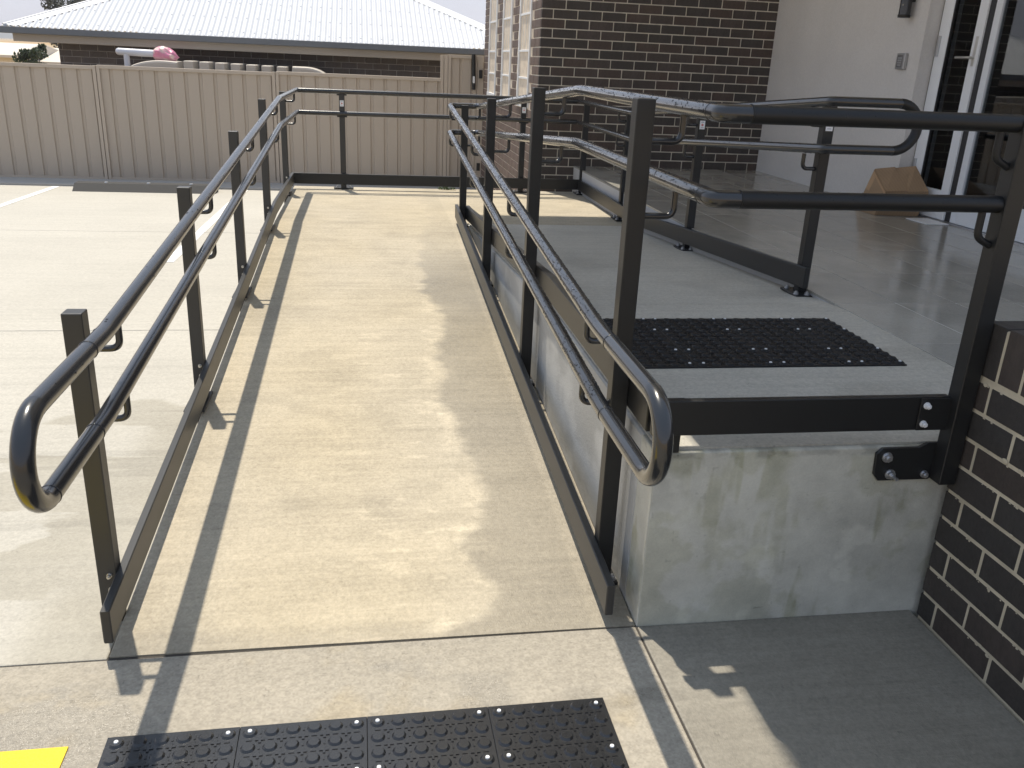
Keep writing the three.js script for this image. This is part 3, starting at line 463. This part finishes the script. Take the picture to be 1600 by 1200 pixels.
  droplets(r, up.slice(1, 3), 2600); droplets(r, lo.slice(1, 3), 2400); droplets(r, up.slice(3, 6), 1900); droplets(r, lo.slice(3, 6), 1900); droplets(r, [P(0.14, 1.44, DF), P(0.82, 1.441, DF)], 60, 0.001, 0.002); droplets(r, [P(0.14, 1.243, DF), P(0.82, 1.244, DF)], 60, 0.001, 0.002);
}
// ------------------------------------------------------------------ tactile paving
const tacWet = new THREE.MeshPhysicalMaterial({ color: lin(0.012, 0.0128, 0.0148), roughness: 0.27, clearcoat: 0.45, clearcoatRoughness: 0.1, bumpMap: rep(bumpGrit, 9, 9), bumpScale: 0.00018 });
const tacDry = new THREE.MeshPhysicalMaterial({ color: lin(0.011, 0.0117, 0.0135), roughness: 0.5, specularIntensity: 0.6 });
function tactile(name, label, x0, d0, cols, y, rot, tacM, depth = 0.6) {
  const t = thing(name, label, 'tactile paving', null, [x0, y, d0]); t.rotation.y = rot;
  const stud = new THREE.CylinderGeometry(0.0125, 0.0175, 0.005, 18), cr = [box(-0.011, 0.011, 0, 0.0022, -0.003, 0.003), box(-0.003, 0.003, 0, 0.0022, -0.011, -0.0031), box(-0.003, 0.003, 0, 0.0022, 0.0031, 0.011)];
  let x = 0;
  for (const w of cols) {
    const n = Math.round(w / 0.05), rows = Math.round(depth / 0.05), tile = part('tile', rbox(x + 0.0002, x + w - 0.0002, -0.001, 0.005, 0.0006, depth - 0.0006, 0.0015), tacM, t), list = [];
    for (let i = 0; i < n; i++) for (let j = 0; j < rows; j++) {
      const sx = x + 0.025 + 0.05 * i, sd = 0.025 + 0.05 * j, screw = (i === 0 || i === n - 1) && [0, 3, 8, 11].includes(j);
      const g = stud.clone(); g.translate(sx, 0.0074, -sd); list.push(g);
      if (screw) { const s = new THREE.CylinderGeometry(0.0048, 0.0056, 0.003, 12); s.translate(sx, 0.0112, -sd); part('screw', s, M.white, tile); }
      if (i < n - 1 && j < rows - 1) for (const c of cr) { const q = c.clone(); q.rotateY(Math.PI / 4 * 0); q.translate(sx + 0.025, 0.0049, -(sd + 0.025)); list.push(q); }
      if (j < rows - 1) { const q = box(-0.0065, 0.0065, 0, 0.0016, -0.0022, 0.0022); q.translate(sx, 0.0049, -(sd + 0.025)); list.push(q); }
      if (i < n - 1) { const q = box(-0.0022, 0.0022, 0, 0.0016, -0.0065, 0.0065); q.translate(sx + 0.025, 0.0049, -sd); list.push(q); }
    }
    part('studs', metres(merge(list)), tacM, tile).userData.kind = 'stuff'; x += w;
  }
  return t;
}
tactile('tactile_paving', 'wet black studded tactile pad on the sunlit pavement at the foot of the ramp', -1.3745, -0.8985, [0.3, 0.3, 0.3, 0.3], 0.0005, 0.0055, tacWet);
tactile('tactile_paving', 'black studded tactile pad in the shade at the top of the upper ramp', 0.07, 0.657, [0.3, 0.3, 0.3, 0.19], 0.5625, EPS, tacDry);

// ------------------------------------------------------------------ fence and gate
{
  const D = 10.96, col = lin(0.42, 0.358, 0.292), sheetM = std({ color: col, roughness: 0.55, bumpMap: rep(bumpGrit, 2, 2), bumpScale: 0.0004 }), frameM = std({ color: lin(0.44, 0.375, 0.305), roughness: 0.5 });
  function sheet(x0, x1, y0, y1, n, fit) { // pans and ribs pressed in steel
    const w = (x1 - x0) / n, pts = []; for (let i = 0; i < n; i++) { const a = x0 + i * w; pts.push([a, 0], [a + w * 0.72, 0], [a + w * 0.78, 0.018], [a + w * 0.94, 0.018]); } pts.push([x1, 0]);
    const pos = [], idx = []; let k = 0; for (let i = 0; i < pts.length - 1; i++) { const [a, da] = pts[i], [b, db] = pts[i + 1]; pos.push(a, y0, -(D + da), b, y0, -(D + db), a, y1, -(D + da), b, y1, -(D + db)); idx.push(k, k + 1, k + 2, k + 2, k + 1, k + 3); k += 4; }
    const g = new THREE.BufferGeometry(); g.setAttribute('position', new THREE.Float32BufferAttribute(pos, 3)); g.setIndex(idx); g.computeVertexNormals(); return metres(g);
  }
  const f = thing('metal_fence', 'low beige ribbed steel fence along the back of the car park', 'fence');
  const top = (x) => 1.243 + 0.0065 * (x + 4.2), xs = [-8.9, -6.57, -4.25, -1.94, 0.345];
  for (let i = 0; i < 4; i++) {
    const a = xs[i] + 0.012, b = xs[i + 1] - 0.012, y0 = -0.262, y1 = top((a + b) / 2), w = (b - a) / 3;
    for (let k = 0; k < 3; k++) part('fence_sheet', sheet(a + w * k, a + w * (k + 1), y0 + 0.03, y1 - 0.02, 4), sheetM, f);
    part('top_rail', rbox(a, b, y1 - 0.045, y1, D - 0.022, D + 0.045, 0.004), frameM, f); part('bottom_rail', rbox(a, b, y0, y0 + 0.05, D - 0.022, D + 0.045, 0.004), frameM, f);
  }
  for (const x of xs.slice(0, 4)) { const y = top(x); part('fence_post', merge([rbox(x - 0.046, x - 0.004, -0.27, y - 0.002, D - 0.028, D + 0.05, 0.003), rbox(x + 0.004, x + 0.046, -0.27, y - 0.002, D - 0.028, D + 0.05, 0.003)]), frameM, f); }
  part('fence_post', merge([rbox(0.325, 0.365, -0.27, 1.572, D - 0.03, D + 0.05, 0.003), rbox(0.372, 0.425, -0.27, 1.575, D - 0.03, D + 0.05, 0.003)]), frameM, f);
  const g = thing('fence_gate', 'taller beige ribbed steel gate between the fence and the brick building, with a black closer', 'gate');
  part('gate_sheet', sheet(0.47, 0.80, -0.2, 1.555, 2), sheetM, g);
  part('gate_frame', merge([rbox(0.43, 0.469, -0.24, 1.582, D - 0.03, D + 0.04, 0.003), rbox(0.801, 0.835, -0.24, 1.582, D - 0.03, D + 0.04, 0.003), rbox(0.4695, 0.8005, 1.54, 1.582, D - 0.03, D + 0.04, 0.003), rbox(0.4695, 0.8005, -0.24, -0.19, D - 0.03, D + 0.04, 0.003)]), frameM, g);
  part('gate_post', rbox(0.845, 0.925, -0.27, 1.585, D - 0.035, D + 0.05, 0.004), frameM, g);
  const cl = part('gate_closer', tube([P(0.79, 1.13, D - 0.07), P(0.778, 1.6, D - 0.07)], 0.028, 0, 14), M.blackFlat, g);
  part('sticker', rbox(0.772, 0.800, 1.22, 1.31, D - 0.101, D - 0.098, 0.001), M.white, cl);
  for (const y of [1.34, 0.06]) part('hinge', rbox(0.865, 0.915, y - 0.055, y + 0.055, D - 0.06, D - 0.036, 0.004), M.blackFlat, g);
}
// ------------------------------------------------------------------ house behind the fence
{
  const h = thing('brick_house', 'single storey dark brick house with a pale corrugated hip roof behind the fence', 'house');
  const xl = -5.09, xr = 1.45, D = 12.3, xe0 = -5.66, xe1 = 1.93, De = 11.83, tanp = 0.426;
  part('wall', metres(box(xl, xr, -0.4, 1.55, D + 0.006, 18.6)), mortar(0.38, 0.37, 0.37), h);
  brickwork(h, { axis: 'x', plane: D, a0: xl, a1: 0.9, phase: xl + 0.05, yc: 1.45, y0: 1.05, y1: 1.56, mats: BM.house });
  const cor = std({ color: lin(0.54, 0.555, 0.585), roughness: 0.42, metalness: 0.0 });
  { // corrugated front slope, cut by the two hips
    const n = 110 * 7, x0 = xe0, x1 = xe1, pos = [], idx = [], mid = (x1 - x0) / 2;
    for (let i = 0; i <= n; i++) { const x = lerp(x0, x1, i / n), run = Math.min(x - x0, x1 - x, 3.75), wv = 0.012 * Math.sin((x - x0) / 0.076 * 2 * Math.PI); pos.push(x, 1.685 + wv, -De, x, 1.685 + wv + tanp * run, -(De + run)); }
    for (let i = 0; i < n; i++) idx.push(2 * i, 2 * i + 2, 2 * i + 1, 2 * i + 1, 2 * i + 2, 2 * i + 3);
    const g = new THREE.BufferGeometry(); g.setAttribute('position', new THREE.Float32BufferAttribute(pos, 3)); g.setIndex(idx); g.computeVertexNormals(); metres(g); const rf = part('roof', g, cor, h);
    const side = (sx, s) => { const q = new THREE.BufferGeometry(), R = 3.75, a = [sx, 1.685, -De], b = [sx, 1.685, -(De + 7.5)], c = [sx + s * R, 1.685 + tanp * R, -(De + R)]; q.setAttribute('position', new THREE.Float32BufferAttribute([...a, ...b, ...c], 3)); q.computeVertexNormals(); return metres(q); };
    part('roof_side', side(x0, 1), cor, rf); part('roof_side', side(x1, -1), cor, rf);
    for (const [sx, s] of [[x0, 1], [x1, -1]]) { // hip caps: a rolled ridge with two flat wings
      const A = P(sx + s * 0.03, 1.70, De + 0.03), B = P(sx + s * 3.75, 1.70 + tanp * 3.72, De + 3.75);
      part('hip_cap', tube([A, B], 0.026, 0, 12), cor, rf);
      for (const w of [1, -1]) { const dx = w > 0 ? 0.15 * s : -0.02 * s, dd = w > 0 ? -0.02 : 0.15, ry = 0.018; const q = new THREE.BufferGeometry(), o = P(dx, w > 0 ? -0.008 : -0.008, dd); q.setAttribute('position', new THREE.Float32BufferAttribute([A.x, A.y + ry, A.z, B.x, B.y + ry, B.z, A.x + o.x, A.y + o.y, A.z + o.z, A.x + o.x, A.y + o.y, A.z + o.z, B.x, B.y + ry, B.z, B.x + o.x, B.y + o.y, B.z + o.z], 3)); q.computeVertexNormals(); part('hip_flashing', metres(q), cor, rf); }
    }
    const sc = []; for (let i = 2; i < 98; i += 2) for (const t of [0.13, 0.62, 1.15, 1.7]) { const x = x0 + 0.076 * (i + 0.25), run = Math.min(x - x0, x1 - x); if (t > run - 0.15) continue; const q = new THREE.CylinderGeometry(0.009, 0.011, 0.008, 6); q.translate(x, 1.685 + 0.011 + tanp * t, -(De + t)); sc.push(q); }
    part('roof_screws', merge(sc), std({ color: lin(0.35, 0.36, 0.38), roughness: 0.5 }), rf).userData.kind = 'stuff';
  }
  part('gutter', metres(merge([rbox(xe0 - 0.06, xe1 + 0.06, 1.60, 1.683, De - 0.11, De - 0.095, 0.006), rbox(xe0 - 0.06, xe1 + 0.06, 1.597, 1.61, De - 0.094, De - 0.01, 0.003)])), std({ color: lin(0.13, 0.145, 0.165), roughness: 0.5 }), h);
  part('fascia', metres(rbox(-5.52, xe1 - 0.05, 1.497, 1.64, De - 0.006, De + 0.016, 0.002)), std({ color: lin(0.40, 0.37, 0.33), roughness: 0.8 }), h);
  part('eave_lining', metres(box(-5.52, xe1 - 0.05, 1.497, 1.51, De + 0.02, D)), std({ color: lin(0.5, 0.48, 0.44), roughness: 0.8 }), h);
}
{ // rain water tank, pipe and bag just behind the fence
  const poly = std({ color: lin(0.52, 0.47, 0.405), roughness: 0.5 }), t = thing('water_tank', 'low beige slimline water tank with a ribbed top just behind the fence', 'water tank', null, [-2.55, 0, 11.5]);
  { const sh = new THREE.Shape(); sh.moveTo(-1.32, -0.35); sh.lineTo(1.32, -0.35); sh.lineTo(1.32, 1.2); sh.bezierCurveTo(1.27, 1.27, 1.15, 1.325, 1.0, 1.33); sh.lineTo(0.82, 1.33); sh.lineTo(0.80, 1.14); sh.lineTo(-0.69, 1.14); sh.lineTo(-0.71, 1.325); sh.bezierCurveTo(-0.95, 1.35, -1.15, 1.335, -1.32, 1.255); sh.closePath();
    const g = new THREE.ExtrudeGeometry(sh, { depth: 0.5, bevelEnabled: true, bevelThickness: 0.03, bevelSize: 0.03, bevelOffset: -0.03, bevelSegments: 2, curveSegments: 8 }); g.translate(0, 0, -0.25); part('tank_body', metres(g), poly, t); }
  for (let k = 0; k < 7; k++) part('rib', metres(rbox(-0.635 + k * 0.207, -0.505 + k * 0.207, 1.08, 1.345 - 0.004 * k, -0.27, 0.26, 0.012, 2)), poly, t);
  part('groove_shade', box(-0.66, 0.78, 1.135, 1.15, -0.2, 0.2), std({ color: lin(0.03, 0.03, 0.035), roughness: 0.9 }), t);  // added dark sheet: puts the shade between the ribs into colour
  const p = thing('drain_pipe', 'pale grey plastic pipe with a bend, standing above the fence at the tank end', 'pipe', null, [-3.96, 0, 11.42]), pv = std({ color: lin(0.56, 0.58, 0.64), roughness: 0.35 });
  part('pipe', tube([P(-0.09, 1.425, 0), P(0.36, 1.418, 0)], 0.047, 0, 20), pv, p); part('downpipe', tube([P(0, 1.42, 0), P(0.0, 0.2, 0)], 0.039, 0, 18), pv, p);
  { const c = new THREE.SphereGeometry(0.048, 18, 12); c.translate(-0.09, 1.425, 0); part('end_cap', c, pv, p); }
  const b = thing('plastic_bag', 'crumpled pink and white plastic bag tied over the end of the grey pipe', 'bag', null, [-3.58, 1.41, 11.42]);
  { const g = new THREE.SphereGeometry(1, 40, 28), q = g.attributes.position, c = new Float32Array(q.count * 3);
    for (let i = 0; i < q.count; i++) { let x = q.getX(i), y = q.getY(i), z = q.getZ(i); const u = (x + 1) / 2, a = Math.atan2(y, z), r = 0.055 + 0.05 * Math.sin(Math.PI * Math.pow(u, 0.8)) - 0.05 * sst(0.75, 1, u), f = 1 + 0.34 * (fbm(a * 2.2 + 9, u * 6, 3) - 0.5) * 2; const k = Math.hypot(y, z); q.setXYZ(i, -0.04 + u * 0.36, (y / (k || 1)) * r * f * Math.min(1, k * 1.6) - 0.03 * u, (z / (k || 1)) * r * f * Math.min(1, k * 1.6)); const w = sst(0.5, 0.62, fbm(a * 1.3 + 3, u * 4 + 2, 3)) + (y < -0.3 ? 0.5 : 0); const m = Math.min(w, 1); c.set([lerp(0.62, 0.72, m), lerp(0.22, 0.55, m), lerp(0.34, 0.5, m)], i * 3); }
    g.setAttribute('color', new THREE.BufferAttribute(c, 3)); g.computeVertexNormals(); part('bag_film', g, std({ vertexColors: true, roughness: 0.3 }), b);
    const k = new THREE.TorusGeometry(0.05, 0.008, 8, 20); k.rotateY(Math.PI / 2); k.translate(0.0, 0.0, 0); part('tie', k, std({ color: lin(0.75, 0.68, 0.5), roughness: 0.6 }), b); }
}
// ------------------------------------------------------------------ small things: box, paper, weed
{
  const b = thing('cardboard_box', 'brown cardboard box leaning against the door beside the rendered wall', 'box');
  const T = texPair(256, 256, 0, 1, 0, 1, (x, y) => { const m = 1 + (fbm(x * 6, y * 6, 4) - 0.5) * 0.2 + 0.05 * Math.sin(x * 160); return [0.33 * m, 0.225 * m, 0.135 * m, 0.9]; }, false), cm = std({ map: T.map, roughness: 0.9 });
  const v = { a: P(3.017, 0.567, 4.0), b: P(3.355, 0.567, 3.97), c: P(3.385, 0.567, 4.16), d: P(3.0, 0.567, 4.24), A: P(3.014, 0.75, 3.90), B: P(3.345, 0.757, 3.88), C: P(3.359, 0.915, 4.12), Dd: P(3.072, 0.880, 4.2) };
  const quad = (list) => { const pos = []; for (const [p, q, r, s] of list) for (const k of [p, q, r, p, r, s]) pos.push(k.x, k.y, k.z); const g = new THREE.BufferGeometry(); g.setAttribute('position', new THREE.Float32BufferAttribute(pos, 3)); g.computeVertexNormals(); return metres(g, 0.6); };
  part('carton', quad([[v.a, v.b, v.B, v.A], [v.d, v.a, v.A, v.Dd], [v.b, v.c, v.C, v.B], [v.c, v.d, v.Dd, v.C], [v.A, v.B, v.C, v.Dd], [v.d, v.c, v.b, v.a]]), cm, b);
  // the two lid flaps, a little proud, with the seam between them
  const nrm = v.B.clone().sub(v.A).cross(v.Dd.clone().sub(v.A)).normalize(), on = (s, t, h) => v.A.clone().lerp(v.B, s).lerp(v.Dd.clone().lerp(v.C, s), t).addScaledVector(nrm, h);
  for (const [s0, s1, h] of [[0.01, 0.485, 0.007], [0.515, 0.99, 0.004]]) { const q = [on(s0, 0.01, h), on(s1, 0.01, h + 0.004), on(s1, 0.99, h + 0.006), on(s0, 0.99, h)], w = [on(s0, 0.01, 0.001), on(s1, 0.01, 0.001), on(s1, 0.99, 0.001), on(s0, 0.99, 0.001)]; part('flap', quad([q, [w[0], w[1], q[1], q[0]], [w[1], w[2], q[2], q[1]], [w[3], w[0], q[0], q[3]], [w[2], w[3], q[3], q[2]]]), cm, b); }
  { const q = [v.a, v.A, v.Dd, v.d].map((k) => k.clone()), L = (s0, t0) => q[0].clone().lerp(q[1], t0).lerp(q[3].clone().lerp(q[2], t0), s0).add(new THREE.Vector3(-0.004, 0.0, 0.003)); part('lit_side_flap', quad([[L(0.02, 0.55), L(0.98, 0.55), L(0.98, 0.985), L(0.02, 0.985)]]), std({ map: T.map, color: lin(1.35, 1.3, 1.25), roughness: 0.9 }), b); }  // folded strip, paled: the brighter light on this face is in its colour
  const p = thing('white_sheet', 'white plastic sheet lying on the tiles at the foot of the door', 'sheet', null, [3.24, PYT, 3.76]);
  part('sheet', metres(rbox(-0.055, 0.13, 0.001, 0.008, -0.15, 0.10, 0.003)), M.white, p);
}
function leafCloud(n, fn, w, h) { const pos = [], q = new THREE.Quaternion(), e = new THREE.Euler(); for (let i = 0; i < n; i++) { const c = fn(); if (!c) continue; e.set(rnd() * 6.3, rnd() * 6.3, rnd() * 6.3); q.setFromEuler(e); const s = 0.6 + rnd() * 0.8, k = [[-w, 0], [0, -h], [w, 0], [w, 0], [0, h], [-w, 0]].map(([a, b]) => new THREE.Vector3(a * s, b * s, 0).applyQuaternion(q).add(c)); for (const v of k) pos.push(v.x, v.y, v.z); } const g = new THREE.BufferGeometry(); g.setAttribute('position', new THREE.Float32BufferAttribute(pos, 3)); g.computeVertexNormals(); return metres(g); }
const leafM = (r, g, b) => new THREE.MeshPhysicalMaterial({ color: lin(r, g, b), roughness: 0.85, transmission: 0.3, thickness: 0, side: THREE.DoubleSide });
{
  const w = thing('weed', 'small green weed growing at the landing edge under the back railing', 'weed', null, [0.03, YL - 0.005, 6.535]);
  part('foliage', leafCloud(150, () => new THREE.Vector3((rnd() - 0.5) * 0.16, 0.008 + rnd() * rnd() * 0.07, (rnd() - 0.5) * 0.06), 0.005, 0.013), leafM(0.07, 0.12, 0.03), w);
}
// ------------------------------------------------------------------ far things seen left of the house
function tree(name, label, X, D, base, height, rad, n, leaf, col) {
  const t = thing(name, label, 'tree', null, [X, base, D]), bark = std({ color: lin(0.14, 0.11, 0.085), roughness: 0.95 });
  part('trunk', tube([P(0, -0.5, 0), P(0.05 * rad, height * 0.4, 0), P(0, height * 0.75, 0)], rad * 0.07, 0.3, 10), bark, t);
  const cl = []; for (let i = 0; i < 16; i++) { const a = rnd() * 6.3, r = rad * 0.75 * Math.sqrt(rnd()), y = height * (0.5 + 0.44 * rnd()); cl.push([Math.cos(a) * r, y, Math.sin(a) * r, rad * (0.28 + rnd() * 0.2)]); }
  for (const c of cl.slice(0, 8)) part('limb', tube([P(0, height * 0.45, 0), P(c[0] * 0.5, lerp(height * 0.5, c[1], 0.6), -c[2] * 0.5), new THREE.Vector3(c[0], c[1], c[2])], rad * 0.025, 0.2, 6), bark, t);
  part('crown', leafCloud(n, () => { const c = cl[(rnd() * 16) | 0], v = new THREE.Vector3(rnd() - 0.5, rnd() - 0.5, rnd() - 0.5).normalize().multiplyScalar(Math.pow(rnd(), 0.45) * c[3]); return new THREE.Vector3(c[0] + v.x, c[1] + v.y * 0.8, c[2] + v.z); }, leaf, leaf * 1.8), leafM(...col), t);
}
tree('gum_tree', 'dark gum tree rising behind the left slope of the house roof', -18.9, 62, -2, 6.7, 2.3, 11000, 0.05, [0.05, 0.055, 0.035]);
tree('garden_tree', 'small green tree between the fence and the left corner of the house', -9.35, 24.2, -1.2, 2.72, 0.42, 2600, 0.026, [0.05, 0.075, 0.035]);
{
  const pale = std({ color: lin(0.60, 0.54, 0.46), roughness: 0.6 }), wallM = std({ color: lin(0.62, 0.55, 0.42), roughness: 0.8 });
  const hs = (label, X, D, w, d, ye, yr, name = 'distant_house') => {
    const h = thing(name, label, 'house', null, [X, 0, D]);
    part('wall', metres(box(-w / 2 + 0.4, w / 2 - 0.4, -3, ye, 0.4, d - 0.4)), wallM, h);
    part('roof', metres(prismX([[0, ye], [d / 2, yr], [d, ye], [d, ye - 0.12], [0, ye - 0.12]], -w / 2, w / 2, 0.02)), pale, h);
    part('window', metres(box(-1.4, 1.4, -0.9, 0.4, 0.36, 0.4)), std({ color: lin(0.05, 0.06, 0.07), roughness: 0.2 }), h);
  };
  hs('distant house with a pale roof at the left edge behind the fence', -21.6, 47, 8, 9, 0.75, 1.30);
  hs('distant house with a wide beige roof seen under the house eave', -16.6, 50, 4.6, 9, 0.45, 1.12);
}
{ // hills: a dry near slope and a hazy far range
  const mk = (D, amp, base, sc, W) => { const n = 160, pos = [], idx = []; for (let i = 0; i <= n; i++) { const x = lerp(-W, W, i / n), y = base + amp * fbm(i * sc, D * 0.01, 4); pos.push(x, -20, -D, x, y, -(D + 60), x, -20, -(D + 400)); } for (let i = 0; i < n; i++) { const a = 3 * i; idx.push(a, a + 3, a + 1, a + 1, a + 3, a + 4, a + 1, a + 4, a + 2, a + 2, a + 4, a + 5); } const g = new THREE.BufferGeometry(); g.setAttribute('position', new THREE.Float32BufferAttribute(pos, 3)); g.setIndex(idx); g.computeVertexNormals(); return metres(g, 30); };
  struct('hills', mk(260, 1.6, 0.0, 0.11, 700), std({ color: lin(0.40, 0.27, 0.13), roughness: 0.95 }));
  struct('hills', mk(1700, 16, 3, 0.2, 2600), std({ color: lin(0.10, 0.11, 0.08), roughness: 0.95 }));
}

// ------------------------------------------------------------------ draw
const renderer = new THREE.WebGLRenderer({ antialias: true });
renderer.setSize(1024, 768);
renderer.toneMapping = THREE.LinearToneMapping; renderer.toneMappingExposure = EXPOSURE;
renderer.shadowMap.enabled = true; renderer.shadowMap.type = THREE.PCFSoftShadowMap;
renderer.render(scene, camera);
